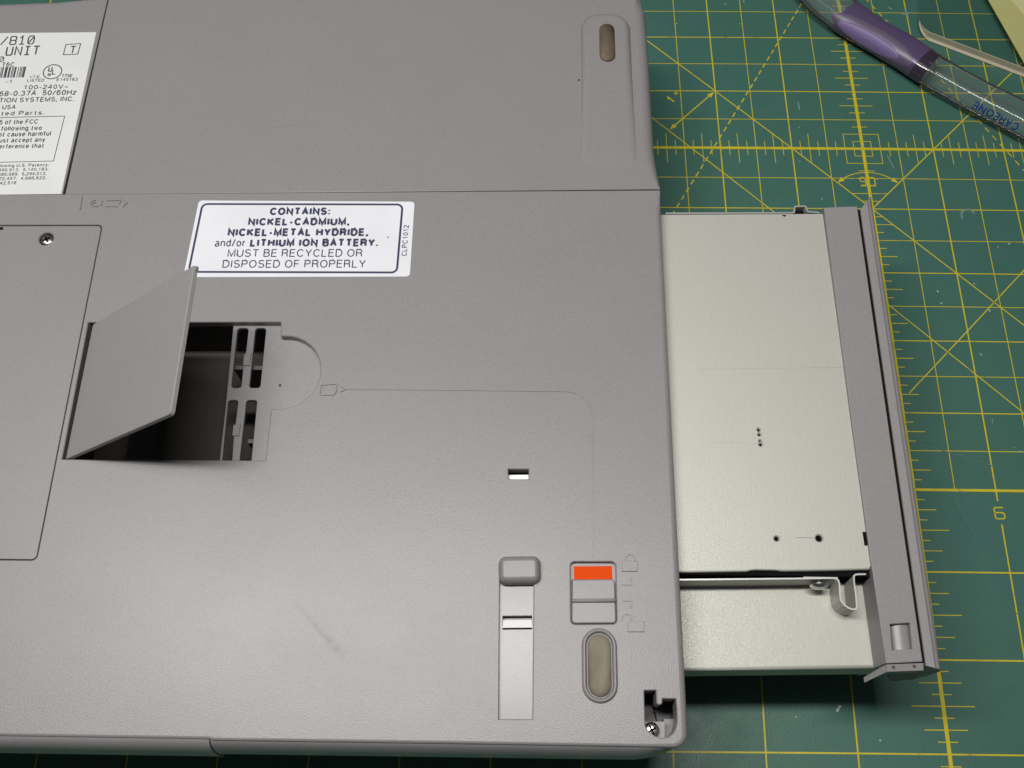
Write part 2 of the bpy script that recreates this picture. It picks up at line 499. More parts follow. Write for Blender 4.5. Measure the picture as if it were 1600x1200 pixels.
MT = thing("cutting_mat", "green self-healing cutting mat with yellow inch grid, under everything else", "cutting mat", (0, 0, -2.1))
plate("mat_sheet", rounded([(-470, -380), (280, -380), (280, 240), (-470, 240)], 8), 0, -2.1, MATG, MT, fillet=.4, bottom=True)

def W(u, v):
    """print position; the screen print is stretched by up to half a millimetre, as such mats are"""
    a = max(-3, min(2.3, u)); b = max(-8.3, min(3, v))
    du = .00946 - .01013 * b - .0017 * b * b - .00943 * a - .00028 * a * b - .004 * a * a
    dv = .00127 - .00492 * b - .00073 * b * b - .0028 * a - .00079 * a * b - .00103 * a * a
    return ((u + du) * IN, (v + dv) * IN)
ZI = 0.06
gb = bmesh.new()
def gl(u0, v0, u1, v1, w, lift=0.0):
    n = max(1, int(math.hypot(u1 - u0, v1 - v0) / .6))
    strip_into(gb, [W(u0 + (u1 - u0) * k / n, v0 + (v1 - v0) * k / n) for k in range(n + 1)], w, ZI + lift)
for k in range(-24, 10):                      # verticals
    u = k * .5
    if k == 0: gl(0, -12, 0, 7, 1.12, .012)
    elif k % 2 == 0:
        if k == 2: gl(u, -5.13, u, 7, .45, .004); gl(u, -12, u, -5.42, .42, .004)
        else: gl(u, -12, u, 7, .44, .004)
    else: gl(u, -5, u, 7, .28, .004)
for k in range(-24, 14):                      # horizontals
    v = k * .5
    if k == 0: gl(-14, 0, 9, 0, 1.05, .010)
    elif k == -10: gl(-14, -5, 9, -5, .85, .006)
    elif k % 2 == 0: gl(-14, v, 9, v, .46 if v < -5 else .36, .002)
    elif k > -10: gl(-14, v, 9, v, .26, .002)
for k in range(-88, 56):                      # ruler ticks
    if k % 4 == 0 and not (k < -40 and k % 8): continue
    v = k / 8
    if abs(v) < .3: continue
    hl = .24 if k % 2 == 0 else .112
    if k % 4 == 0: hl = .355
    gl(-hl, v, hl, v, .28, .008)
for k in range(-40, 40):
    if k % 4 == 0: continue
    u = k / 8
    if abs(u) < .3: continue
    hl = .25 if k % 2 == 0 else .125
    gl(u, -hl, u, hl, .24, .008)
for s in (.25, .125):
    strip_into(gb, [W(-s, -s), W(s, -s), W(s, s), W(-s, s)], .26, ZI + .008, None, True)
gl(-6, 5, 4, -5, .4, .014)                    # 45 degree lines
gl(-6, 3.586, -.02, -2.394, .36, .014)
gl(0, -2.46, 2.54, -5, .36, .014)
gl(4.4, 3.4, 0.02, -.98, .4, .014)
gl(.12, -3.73, 3.3, -.55, .36, .014)
def dashed(u0, v0, u1, v1, w, on, off):
    a = Vector((u0, v0)); b = Vector((u1, v1)); d = b - a; L = d.length; d.normalize(); t = 0
    while t < L:
        p = a + d * t; q = a + d * min(L, t + on); gl(p.x, p.y, q.x, q.y, w, .016); t += on + off
dashed(1.2, 5.75, -3.3, -2.1, .45, .088, .06)
dashed(-1.3, 5.75, 2.9, -1.5, .42, .088, .075)
arc = [W(.60 * math.cos(math.radians(a)), -1 + .60 * math.sin(math.radians(a))) for a in range(47, 134, 4)]
strip_into(gb, arc, .34, ZI + .018)
def tri(a, b, c):
    gb.faces.new([gb.verts.new((*W(*q), ZI + .02)) for q in (a, b, c)])
def arrow(u, v, ang, s=.07):
    d = Vector((math.cos(ang), math.sin(ang))); n = Vector((-d.y, d.x)); p = Vector((u, v))
    tri(tuple(p), tuple(p - d * s * 1.5 + n * s * .55), tuple(p - d * s * 1.5 - n * s * .55))
arrow(.6 * math.cos(math.radians(45)), -1 + .6 * math.sin(math.radians(45)), math.radians(-40))
arrow(-.6 * math.cos(math.radians(45)), -1 + .6 * math.sin(math.radians(45)), math.radians(220))
gl(-2.68, .32, -2.03, .97, .45, .016)
arrow(-2.02, .98, math.radians(45)); arrow(-2.69, .31, math.radians(225))
bm_obj("printed_grid", gb, YEL, MT, recalc=True)
def printed(strokes, origin, scale, rot, w, name="printed_numeral"):
    bm = bmesh.new(); c, s = math.cos(rot), math.sin(rot)
    for st in strokes:
        pts = [W(origin[0] + scale * (x * c - y * s), origin[1] + scale * (x * s + y * c)) for x, y in st]
        strip_into(bm, pts, w, ZI + .024)
    return bm_obj(name, bm, YEL, MT)
SIX = [[(.75, .92), (.12, .92), (.02, .82), (.02, .1), (.12, 0), (.66, 0), (.78, .1), (.78, .42), (.66, .5), (.03, .5)]]
printed(SIX, (.935, -5.35), .15, 0, .42)
NINE = [[(.58, .48), (.12, .48), (.02, .58), (.02, .9), (.12, 1), (.48, 1), (.6, .9), (.6, .1), (.48, 0), (.06, 0)]]
ZERO = [[(.12, 0), (.5, 0), (.62, .1), (.62, .9), (.5, 1), (.12, 1), (0, .9), (0, .1), (.12, 0)]]
printed(NINE, (-.112, -.615), .13, 0, .38)
printed(ZERO, (.015, -.615), .13, 0, .38)
printed([[(0, .1), (.1, .1), (.1, .2), (0, .2), (0, .1)]], (.12, -.53), .15, 0, .25, "printed_mark")
printed([[(0, 0), (0, 1), (-.22, .75)]], (-2.60, .80), .12, math.radians(45), .6)
printed([[(0, 0), (0, .35)], [(.22, 0), (.22, .35)]], (-2.56, .93), .12, math.radians(45), .5, "printed_mark")

def flecks(name, marks, mat):
    bm = bmesh.new()
    for pts, w in marks:
        P = [A2(x, y, 0) for x, y in pts]
        strip_into(bm, P, w, ZI + .05 + random.random() * .01)
    o = bm_obj(name, bm, mat, MT); o['kind'] = 'stuff'
flecks("knife_scuffs", [([(1247, 160), (1248, 166), (1249, 172)], .45), ([(1386, 243), (1391, 252), (1397, 264)], .35),
    ([(1408, 22), (1415, 23), (1424, 20)], .5), ([(1414, 15), (1417, 22), (1419, 29)], .6),
    ([(1503, 343), (1502, 333), (1507, 328), (1517, 328), (1522, 334)], .6),
    ([(1388, 12), (1394, 15)], .6), ([(1531, 552), (1534, 556)], .8), ([(1550, 654), (1551, 662)], .25)], CHALK)
flecks("old_cuts", [([(1420, 690), (1450, 698), (1500, 712), (1556, 730)], .3), ([(1448, 720), (1480, 745), (1530, 800)], .2), ([(1490, 772), (1505, 805), (1525, 840)], .3),
    ([(1480, 560), (1560, 600)], .15), ([(1100, 1110), (1180, 1150)], .15), ([(1400, 1090), (1440, 1190)], .15), ([(1130, 60), (1230, 20)], .15), ([(1530, 900), (1590, 960)], .2), ([(1510, 1080), (1600, 1120)], .15)],
    mat_new("healed_cut", (.075, .175, .15), .6)[0])
flecks("lint_specks", [([(1307, 1112), (1313, 1102)], .7), ([(1242, 1120), (1245, 1120)], .3), ([(1374, 1156), (1376, 1158)], .5),
    ([(1470, 473), (1471, 475)], .6), ([(1248, 199), (1249, 200)], .35), ([(1249, 252), (1250, 253)], .35), ([(1155, 37), (1156, 38)], .35),
    ([(1057, 37), (1058, 38)], .35), ([(1464, 454), (1466, 457)], .4), ([(1521, 443), (1523, 444)], .4), ([(1558, 386), (1560, 386)], .4),
    ([(1575, 382), (1578, 380)], .4), ([(1593, 705), (1594, 707)], .5), ([(1584, 699), (1585, 700)], .35), ([(1545, 484), (1547, 487)], .5),
    ([(1134, 8), (1132, 6)], .35), ([(1283, 310), (1285, 312)], .3), ([(1161, 2), (1163, 3)], .5)], CHALKW)

# ------------------------------------------------------------------ laptop
ZT = 50.8
XL = -374.0                                        # far left side of the case, out of the frame
LP = thing("laptop", "grey-taupe laptop lying upside down with its small hatch open and drive bay at right", "laptop", (-190, -95, 0))

# --- openings in the base shell
H_HATCH = poly([(137.6, 503.5), (438.5, 503), (439, 525)], ZT)
arc_px = []
c0 = at(440, 581, ZT)
r_x = (at(501, 581, ZT) - c0).x; r_y = (at(440, 524.5, ZT) - c0).y
for k in range(17):
    a = math.radians(82 - k * (174 / 16)); arc_px.append((c0.x + r_x * math.cos(a) * 1.0, c0.y + r_y * math.sin(a)))
H_HATCH += arc_px
H_HATCH += poly([(423.5, 639.5), (414.8, 719.5), (96.5, 717.5)], ZT)
ZS = ZT - 2.5                                    # shelf level under the hatch
H_PANEL = rounded([(-306, A2(0, 353.2, ZT)[1]), A2(160, 351, ZT), A2(57, 875.5, ZT), (-306, A2(0, 876, ZT)[1])], 1.4)
H_SLOT = poly([(794, 733), (826, 733), (826, 748.5), (794.5, 748.5)], ZT)
H_CHAN = poly([(781, 895), (834, 895), (832, 1123.5), (779.5, 1123.5)], ZT)
H_LOCK = rounded(poly([(891, 877.5), (962, 877.5), (964, 975), (892, 975.5)], ZT), 1.1)
H_FOOT = None
H_CORN = poly([(1006.5, 1079), (1025, 1078.5), (1026, 1099), (1028.5, 1101), (1032.5, 1101), (1035, 1098.5), (1035.3, 1091.5), (1056, 1092),
               (1057.5, 1110), (1058, 1128), (1056, 1138), (1051, 1146), (1044, 1151.5), (1036, 1153.5), (1024, 1150), (1015, 1144), (1009, 1135), (1008, 1128)], ZT)

# --- outline of the base shell (pixels on the top plane); right side has a bay opening
right = [(1031.5, 297), (1033.5, 331), (1033.6, 334), (1043, 520), (1052.5, 700), (1063, 900), (1070.5, 1044), (1071, 1052), (1074, 1110), (1075.5, 1140)]
corner = []
cc0 = at(1052, 1143, ZT); rr_ = (at(1075.5, 1140, ZT).x - cc0.x)
for k in range(1, 9):
    a = math.radians(-k * 90 / 8); corner.append((cc0.x + rr_ * math.cos(a), cc0.y + rr_ * 1.0 * math.sin(a)))
o_pts = [A2(x, y, ZT) for x, y in right] + corner
fr = [1.6] * len(right) + [1.6 - .1 * k for k in range(8)]
zbs = [24.0, 24.0] + [46.6] * 5 + [24.0] * 3 + [24.0] * 8
yfr = o_pts[-1][1]
front = [A2(1000, 1167, ZT), A2(700, 1162, ZT), A2(333, 1157, ZT), A2(326, 1155, ZT), A2(0, 1150, ZT), (XL, A2(0, 1150, ZT)[1])]
o_pts += front; fr += [.7] * 6; zbs += [24.0] * 6
def to_left(p, q):                               # carry a seam on to the far left side
    p = A2(*p, ZT); q = A2(*q, ZT)
    return (XL, p[1] + (XL - p[0]) * (q[1] - p[1]) / (q[0] - p[0]))
o_pts += [to_left((-260, 306), (1031.5, 297))]; fr += [.2]; zbs += [24.0]
fr[0] = .25; fr[-1] = .2
plate("base_shell", o_pts, ZT, zbs, SHELL, LP, fillet=fr, seg=5, chamfer=.22,
      holes=[(H_HATCH, ZS - .2), (H_PANEL, ZT - 1.6), (H_SLOT, ZT - 3.0), (H_CHAN, ZT - 1.3), (H_LOCK, ZT - 1.5), (H_CORN, ZT - 6.5)])

# front faces: drafted walls below the rim, the latch section on the left a little prouder
def front_face(name, pa_, pb_, prof, mat, taper=False):
    bm = bmesh.new(); prev = None
    A_ = at(*pa_, ZT); B_ = at(*pb_, ZT)
    if not taper: A_ = Vector((XL, at(0, 1149, ZT).y, ZT))
    for k in range(41):
        t = k / 40; tp_ = min(1, (1 - t) / .07 + .02) ** .5 if taper else 1
        cur = [bm.verts.new((A_.x + (B_.x - A_.x) * t, A_.y + (B_.y - A_.y) * t + (dy * tp_ if dy < 0 else dy), ZT + dz)) for dy, dz in prof]
        if prev:
            for q in range(len(prof) - 1):
                f = bm.faces.new((prev[q], prev[q + 1], cur[q + 1], cur[q]))
        else: bm.faces.new(cur)
        prev = cur
    bm.faces.new(prev[::-1])
    return bm_obj(name, bm, mat, LP, smooth=40)
front_face("front_latch_panel", (-200, 1146.5), (325.5, 1153.5), [(2, -.8), (.3, -.55), (-.3, -.7), (-1.1, -1.3), (-2.0, -2.6), (-2.8, -5), (-3.3, -9), (-3.3, -15), (2, -16.5)], SMOOTH)
front_face("front_wall", (327.5, 1157), (1052, 1167), [(2, -1), (.1, -.75), (-.3, -1.05), (-1.0, -2.2), (-1.9, -4.5), (-2.4, -8), (-2.4, -11), (2, -12.5)], SMOOTH, True)

# rear cover
rear_r = [(1001.5, 0), (1008.5, 28), (1012, 70), (1014.8, 113), (1018.8, 184), (1022, 240), (1024.5, 262), (1028.5, 280), (1031.3, 292.5), (1031.5, 295.4)]
rp = [A2(x, y, ZT - 3) for x, y in rear_r[:7]] + [A2(x, y, ZT - zz) for (x, y), zz in zip(rear_r[7:], (2, .8, 0))]
back = [A2(960, -26, ZT), A2(985, -17, ZT), A2(996, -8, ZT)]
r_out = rp + [A2(97.5 + 4, 303.4, ZT), A2(170 + 1, -8, ZT)] + [A2(500, -14, ZT)] + back
plate("rear_cover", r_out, ZT - .05, 22, SHELL, LP, fillet=[3.6] * 6 + [3.2, 2.4, 1.2, .25] + [.2, .2] + [2.0] * 4, seg=6)
# left rear pack that carries the rating label
plate("battery_pack", [A2(97.2, 303.2, ZT), A2(168.2, -3, ZT), A2(90, -2, ZT), A2(0, 1.5, ZT), (XL, A2(0, 1.5, ZT)[1]), to_left((-260, 304.8), (97.2, 303.2))], ZT - .1, 22, SHELL, LP,
      fillet=[.2, .2, 2.6, 2.6, 2.6, .2], seg=4)
# closing pieces below the seams
x_l = XL
y_s = A2(500, 299, ZT)[1]
box("inner_frame", x_l + 2, A2(1024, 297, ZT)[0], y_s - 3, y_s + 4, 30, ZT - 1.3, BLACK, LP, .1)
bm = bmesh.new()
strip_into(bm, [A2(99, 303, ZT), A2(169.6, -2, ZT)], 4, 30, ZT - 1.2)
bm_obj("inner_rib", bm, BLACK, LP)
# display lid underneath
plate("display_lid", rounded([(x_l, -203.0), (-84, -203.0), (-84, 12), (x_l, 12)], [0, 4, 4, 0]), 23.5, 0, LIDM, LP, fillet=1.0, bottom=True)

# --- seam groove between lid half etc: hairline panel (expansion cover)
pan = rounded([(-305.7, A2(0, 354.6, ZT)[1]), A2(158.3, 352.4, ZT), A2(55.7, 874, ZT), (-305.7, A2(0, 874.6, ZT)[1])], 1.2)
scr = at(71.5, 372.5, ZT)
pan_o = plate("expansion_cover", pan, ZT - .12, ZT - 1.5, SHELL, LP, fillet=.18, seg=2, holes=[(circle(scr.x, scr.y, 2.05, 24), ZT - 1.4)], chamfer=.3)
open_box("panel_recess", inset(ccw(H_PANEL), -.3), ZT - 1.4, ZT - 1.7, BLACK, LP)

def screw(name, x, y, z, r, mat, parent, h=.55, cross=True):
    prof = [(r, z - 1.2), (r, z), (r * .93, z + h * .45), (r * .7, z + h * .8), (r * .4, z + h), (.01, z + h * 1.05)]
    s = lathe(name, x, y, prof, mat, parent, 24)
    if cross:
        bm = bmesh.new()
        for a in (.5, .5 + math.pi / 2):
            dx, dy = math.cos(a) * r * .62, math.sin(a) * r * .62
            strip_into(bm, [(x - dx, y - dy), (x + dx, y + dy)], r * .26, z + h * .3, z + h * 1.09)
        bm_obj("cross_recess", bm, BLACK, s)
    return s
screw("screw", scr.x, scr.y, ZT - 1.0, 1.85, STEEL, LP)
sc = A2(0, 356.5, ZT)
box("pry_notch", sc[0] - 6, sc[0] + .9, sc[1] - .5, sc[1] + .4, ZT - .4, ZT - .07, BLACK, LP, .05)

# --- open hatch: shelf, cavity, door
sh = [(362, 511), (445, 508), (505, 530), (512, 590), (500, 640), (424, 645), (416, 724), (346, 724)]
sh_o = poly(sh, ZS)
def slotp(p): return rounded(poly(p, ZS), .8, 4)
slots = [slotp([(371, 512.5), (388.5, 512.5), (384.5, 549), (381.5, 556), (377, 606), (361, 606)]),
         slotp([(399, 512.5), (416, 512.5), (406.5, 606), (389, 606)]),
         slotp([(356.5, 625), (372.5, 625), (368, 661), (366, 668), (362.5, 722), (346.8, 722)]),
         slotp([(385, 625), (402, 625), (392.5, 722), (373.8, 722)])]
# closed slots stay inside the shelf outline
sh_o = poly([(364.5, 509), (445, 506), (508, 528), (515, 590), (505, 645), (428, 650), (420, 728), (342, 728), (352, 640)], ZS)
plate("contact_shelf", sh_o, ZS, ZS - 1.4, SMOOTH, LP, holes=[(s, ZS - 1.2) for s in slots], fillet=.15, seg=2, chamfer=.12)
for cpx in ((386.5, 561), (369.8, 671)):
    q = poly([(cpx[0] - 5, cpx[1] - 7), (cpx[0] + 6, cpx[1] - 9), (cpx[0] + 3.5, cpx[1] + 10), (cpx[0] - 7, cpx[1] + 10)], ZS + .35)
    plate("spring_catch", q, ZS + .5, ZS - .5, SMOOTH, LP, fillet=.1, seg=1)
pin = A2(437.5, 602, ZS)
lathe("ejector_mark", *pin, [(.45, ZS - .1), (.45, ZS + .03), (.3, ZS + .03)], DARK, LP, 12)
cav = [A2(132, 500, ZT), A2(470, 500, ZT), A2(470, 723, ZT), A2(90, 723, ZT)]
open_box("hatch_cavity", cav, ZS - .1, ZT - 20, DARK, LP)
# rib under the shelf
fa = A2(366, 575, ZS - 3); fb = A2(430, 575, ZS - 3)
box("cavity_rib", fa[0], fb[0], fa[1] - .6, fa[1] + .6, ZT - 19.8, ZS - 2.6, LIDM, LP, .1)
fa = A2(388, 690, ZS - 3)
box("cavity_rib", fa[0], fa[0] + 9, fa[1] - .6, fa[1] + .6, ZT - 19.8, ZS - 2.6, LIDM, LP, .1)

# door: hinge on the left edge of the hatch, free edge lifted
yA = at(150, 506, ZT).y; yB = at(99, 716.5, ZT).y
xh = at(101, 716, ZT).x + .1
Cw = at_y(301.5, 411, yA); Dw = at_y(267.5, 649, yB)
xf = (Cw.x + Dw.x) / 2; zf = (Cw.z + Dw.z) / 2
zh = ZT - .35
ex = Vector((xf - xh, 0, zf - zh)); wd = ex.length; ex.normalize(); nz = Vector((-ex.z, 0, ex.x))   # outer face normal (up-left)
door_loop = rounded([(0, yB), (wd, yB), (wd, yA), (0, yA)], [.3, 1.0, .3, .6], 4)
th = 1.3
bm = bmesh.new()
def dpt(a, y, h): q = Vector((xh, 0, zh)) + ex * a + nz * h; return (q.x, y, q.z)
o = ccw(door_loop); rings = []
for ins, h in ((.0, -th + .15), (.0, -.25), (.07, -.08), (.25, 0)):
    rings.append([bm.verts.new(dpt(p[0], p[1], h)) for p in inset(o, ins)])
b0 = [bm.verts.new(dpt(p[0], p[1], -th)) for p in inset(o, .15)]
bm.faces.new(b0[::-1]); bridge(bm, b0, rings[0])
for k in range(3): bridge(bm, rings[k], rings[k + 1])
bm.faces.new(rings[-1])
door_o = bm_obj("hatch_door", bm, DOOR, LP)
door_o['label'] = "small smooth hatch door swung open on its left edge"
bm = bmesh.new()   # snap tab at the free edge
f0 = [dpt(wd - .02, yA - 1.3, -.4), dpt(wd + .55, yA - 1.3, -.4), dpt(wd + .55, yA - .3, -.4), dpt(wd - .02, yA - .3, -.4)]
f1 = [dpt(wd - .02, yA - 1.3, -1.2), dpt(wd + .35, yA - 1.3, -1.2), dpt(wd + .35, yA - .3, -1.2), dpt(wd - .02, yA - .3, -1.2)]
v0 = [bm.verts.new(p) for p in f0]; v1 = [bm.verts.new(p) for p in f1]
bm.faces.new(v0); bm.faces.new(v1[::-1]); bridge(bm, v1, v0)
bm_obj("snap_tab", bm, DOOR, door_o)

# --- raised hairlines and icons
ZR = ZT + .2
gp = [A2(544, 608, ZT)] + [A2(x, y, ZT) for x, y in ((700, 609.3), (870, 611.2))]
ca = at(884, 650, ZT); rxx = at(925.3, 650, ZT).x - ca.x; ryy = at(884, 611.4, ZT).y - ca.y
for k in range(0, 9):
    a = math.radians(90 - k * 90 / 8); gp.append((ca.x + rxx * math.cos(a), ca.y + ryy * math.sin(a)))
gp += [A2(925.8, 750, ZT), A2(926.7, 868, ZT)]
stroke("guide_line", [gp], .36, ZT - .02, ZR, SHELL, LP)
def icon(name, lines, w=.28, h=.32, closed=False):
    return stroke(name, [[A2(x, y, ZT) for x, y in l] for l in lines], w, ZT - .02, ZT + h, SHELL, LP, closed)
icon("hatch_icon", [[(501, 602), (526, 600), (525, 612), (521, 617.5), (500, 617.5)]], closed=True)
icon("hatch_arrow", [[(532, 603), (540, 608.5), (532, 612.5)]])
icon("battery_mark", [[(128.5, 308), (125, 328)]])
icon("battery_icon", [[(150, 313), (143, 315), (141.5, 320), (146, 323), (154, 323)], [(144, 320), (149, 316)], [(160, 314), (158, 322)], [(167, 314), (186, 313)], [(165, 323), (184, 323)], [(189, 312), (186.5, 319)], [(193, 312.5), (199, 317), (192, 323.5)]])
def raised(name, px, h=.4):
    return plate(name, poly(px, ZT), ZT + h, ZT - .05, SHELL, LP, fillet=.06, seg=1)
raised("locked_icon", [(972, 877), (996, 877.5), (996, 893), (972, 893)])
icon("locked_shackle", [[(977, 877), (977, 871), (980, 867), (984.5, 866), (989, 868), (991.5, 872), (991.5, 877)]])
icon("travel_mark", [[(985.5, 902), (985.5, 913.5), (972, 913.5)], [(973, 938.5), (986, 938.5), (986.5, 950)]])
raised("unlocked_icon", [(981, 971), (1005.5, 971), (1006, 987.5), (981, 987.5)])
icon("unlocked_shackle", [[(971, 970), (972, 964), (975.5, 960), (980.5, 959), (985, 962), (986.5, 970)]])
sp = A2(904.5, 125, ZT)
lathe("speck", *sp, [(.28, ZT - .1), (.28, ZT + .1), (.1, ZT + .15)], BLACK, LP, 8)

hb = bmesh.new()
for l in (((196, 324), (166, 352)), ((172, 372), (180, 377)), ((640, 640), (668, 700)), ((300, 820), (380, 838)), ((590, 1040), (660, 1010)), ((700, 470), (730, 520)), ((860, 640), (868, 690)), ((420, 200), (500, 188)), ((660, 120), (700, 170)), ((240, 930), (262, 1000))):
    strip_into(hb, [A2(x, y, ZT) for x, y in l], .07, ZT + .012)
o_ = bm_obj("hairline_scratches", hb, plastic("rubbed_plastic", (.33, .315, .315), .4, .5, .05)[0], LP); o_['kind'] = 'stuff'
db = bmesh.new(); random.seed(11)
for k in range(70):
    x, y = random.uniform(20, 1010), random.uniform(20, 1130)
    if 90 < x < 660 and 300 < y < 725: continue
    c = at(x, y, ZT + .02); r = random.uniform(.05, .13); a0 = random.uniform(0, 6)
    vs_ = [db.verts.new((c.x + r * random.uniform(.6, 1.5) * math.cos(a0 + q * 1.26), c.y + r * math.sin(a0 + q * 1.26), ZT + .03)) for q in range(5)]
    db.faces.new(vs_)
o_ = bm_obj("dust_specks", db, mat_new("dust", (.46, .45, .44), .9)[0], LP); o_['kind'] = 'stuff'

# --- slot with bright metal inside
open_box("slot_pocket", inset(ccw(H_SLOT), -.2), ZT - 2.9, ZT - 4, LIDM, LP)
q = poly([(792, 742), (828, 741.5), (828, 752), (792, 752)], ZT - 2.2)
plate("slot_contact", q, ZT - 2.2, ZT - 2.7, CUTEDGE, LP, fillet=.05, seg=1)

# --- eject latch: channel, knob, metal tongue
ZC = ZT - 1.2
ch_slot = poly([(785.5, 962.5), (831, 962), (831, 983), (785.5, 983.5)], ZC)
fl = [A2(774, 890, ZT), A2(840, 890, ZT), A2(838, 1130, ZT), A2(773, 1130, ZT)]
plate("latch_channel", fl, ZC, ZC - 1.5, CHAN, LP, holes=[(ch_slot, ZC - 1.2)], fillet=.1, seg=1, chamfer=.1)
open_box("latch_pocket", inset(ccw(ch_slot), -.2), ZC - 1.1, ZC - 2, SMOOTH, LP)
def tongue():
    bm = bmesh.new()
    a = [at(784.5, 969, ZC - .5), at(832, 968.5, ZC - .5), at(832, 980.5, ZC + .05), at(784.5, 981, ZC + .05)]
    top = [bm.verts.new(p) for p in a]; bot = [bm.verts.new(p - Vector((0, 0, .4))) for p in a]
    bm.faces.new(top); bm.faces.new(bot[::-1]); bridge(bm, bot, top)
    bm_obj("latch_tongue", bm, mat_new("white_metal", (.9, .9, .89), .45, .1)[0], LP)
tongue()
kb = rounded(poly([(779, 871), (844, 870), (845.5, 913), (779.5, 914)], ZT), 1.9)
dome("latch_knob", kb, ZT - .8, 3.4, KNOB, LP, 6, 1.5)

# --- lock slider
ZL = ZT - 1.45
plate("lock_recess", inset(ccw(H_LOCK), -.6), ZL, ZL - 1, SMOOTH, LP, fillet=.05, seg=1)
plate("orange_flag", poly([(896.5, 885), (956, 884.5), (957, 906), (897, 906)], ZL), ZL + .12, ZL, ORANGE, LP, fillet=.02, seg=1)
sl = rounded(poly([(892.8, 904.5), (961, 904), (963.2, 973.5), (893.3, 974)], ZT), [.2, 1.0, .9, .9], 5)
ya = A2(928, 934, ZT)[1]; yb = A2(928, 941.5, ZT)[1]; y_top = A2(928, 904, ZT)[1]; y_bot = A2(928, 974, ZT)[1]
plate("lock_slider", sl, ZT - .35, ZL, KNOB, LP, fillet=.35, seg=3)
rg = [A2(893.6, 935.5, ZT), A2(962, 935, ZT), A2(962.3, 941, ZT), A2(893.8, 941.5, ZT)]
dome("slider_ridge", rg, ZT - .4, .95, KNOB, LP, 4, .45)

# --- feet
pl = pill(A2(917, 1040, ZT)[0], A2(936, 1091, ZT)[1], A2(956.5, 1040, ZT)[0], A2(936, 989.5, ZT)[1])
outer = inset(ccw(pl), -1.25)
def lip(name, o_loop, i_loop, z, h, mat, parent):
    bm = bmesh.new(); o = ccw(o_loop); i = ccw(i_loop); rings = []
    for k in range(9):
        t = k / 8
        pts = [(a[0] * (1 - t) + b[0] * t, a[1] * (1 - t) + b[1] * t) for a, b in zip(o, i)]
        rings.append(ring(bm, pts, z + h * math.sin(math.pi * t) ** .7))
    rings.append(ring(bm, i, z - 1.0))
    for k in range(9): bridge(bm, rings[k + 1], rings[k], True)
    return bm_obj(name, bm, mat, parent, recalc=False)
lip("foot_surround", outer, pl, ZT, 1.15, SMOOTH, LP)
dome("rubber_foot", inset(ccw(pl), .22), ZT - .4, 1.8, RUBBER, LP, 8, 2.3)
# rear foot on a long raised ramp
y0r = A2(950, 280, ZT)[1]; y1r = A2(945, 24, ZT)[1]
rl = [A2(908.5, 280, ZT), A2(997, 280, ZT), A2(983, 24, ZT), A2(907.5, 24, ZT)]
def subdiv(pts, step):
    out = []
    for i in range(len(pts)):
        a = Vector(pts[i]); b = Vector(pts[(i + 1) % len(pts)]); n = max(1, int((b - a).length / step))
        out += [tuple(a + (b - a) * k / n) for k in range(n)]
    return out
rl = subdiv(rounded(rl, [.2, .2, 6, 6], 8), 2.0)
def rampz(x, y, z):
    t = max(0, min(1, (y - y0r) / (y1r - y0r)))
    return ZT - .06 + (z - ZT) * .8 * min(1, t * 1.5) + 1.85 * t ** .9 - .3 * max(0, 1 - 7 * t)
plate("foot_ramp", rl, ZT, ZT - 2.6, SHELL, LP, fillet=2.3, seg=8, zfun=lambda x, y, z: rampz(x, y, z) if z > ZT - 2.35 else z)
ZF = ZT + 1.35
pf = pill(A2(936.5, 70, ZF)[0], A2(949, 96.5, ZF)[1], A2(961, 70, ZF)[0], A2(949, 38, ZF)[1])
dome("rubber_foot", pf, ZF - .5, 1.5, RUBBER2, LP, 7, 1.8)
pf2 = pill(A2(937, 70, ZF)[0], A2(949, 95.5, ZF)[1], A2(960.5, 70, ZF)[0], A2(949, 72, ZF)[1])

# --- corner pocket
open_box("corner_pocket", inset(ccw(H_CORN), -.6), ZT - 2.0, ZT - 14, LIDM, LP)
cs = at(1018, 1141, ZT - 6)
screw("screw", cs.x, cs.y, ZT - 6.2, 1.9, STEEL, LP, .6)
st = poly([(1004, 1126), (1041, 1126), (1041, 1160), (1004, 1160)], ZT - 5)
plate("pocket_step", st, ZT - 7.2, ZT - 13.8, SMOOTH, LP, fillet=.1, seg=1)
st = poly([(1041.5, 1120), (1064, 1120), (1064, 1160), (1041.5, 1160)], ZT - 5)
plate("pocket_step", st, ZT - 10.5, ZT - 13.8, SMOOTH, LP, fillet=.1, seg=1)

# --- battery recycling sticker
ZK = ZT + .16
BL = plate("recycling_label", rounded(poly([(311, 313.5), (648, 315.5), (640.5, 432.5), (286.5, 433.5)], ZT), 1.1), ZK, ZT + .01, PAPER, LP, fillet=.03, seg=1)
bl = rounded(poly([(316.5, 318.8), (629, 319.6), (620, 425.8), (294.5, 424.8)], ZK), [1.6] * 4, 6)
stroke("label_border", [bl], .62, ZK + .03, None, INK, BL, True)
def L(s, x0, x1, yb_, yt, bold=.1):
    lettering(s, (x0, yb_ + .2), (x1, yb_ - .1), (x0, yt - .7), ZK + .04, INK, BL, bold)
L("CONTAINS:", 421, 516, 336, 325, .25)
L("NICKEL-CADMIUM,", 387, 546, 352.3, 341.2, .25)
L("NICKEL-METAL HYDRIDE,", 355, 575.5, 369, 357.5, .25)
L("and/or", 335, 383, 385.3, 374, .13)
L("LITHIUM ION BATTERY.", 390, 591, 385.3, 373.8, .25)
L("MUST BE RECYCLED OR", 355, 566, 401.3, 390, .125)
L("DISPOSED OF PROPERLY", 347, 571, 418.3, 406.8, .125)
lettering("CLPC1012", (635.5, 400), (639, 351.5), (627, 400), ZK + .04, INK, BL, .15)
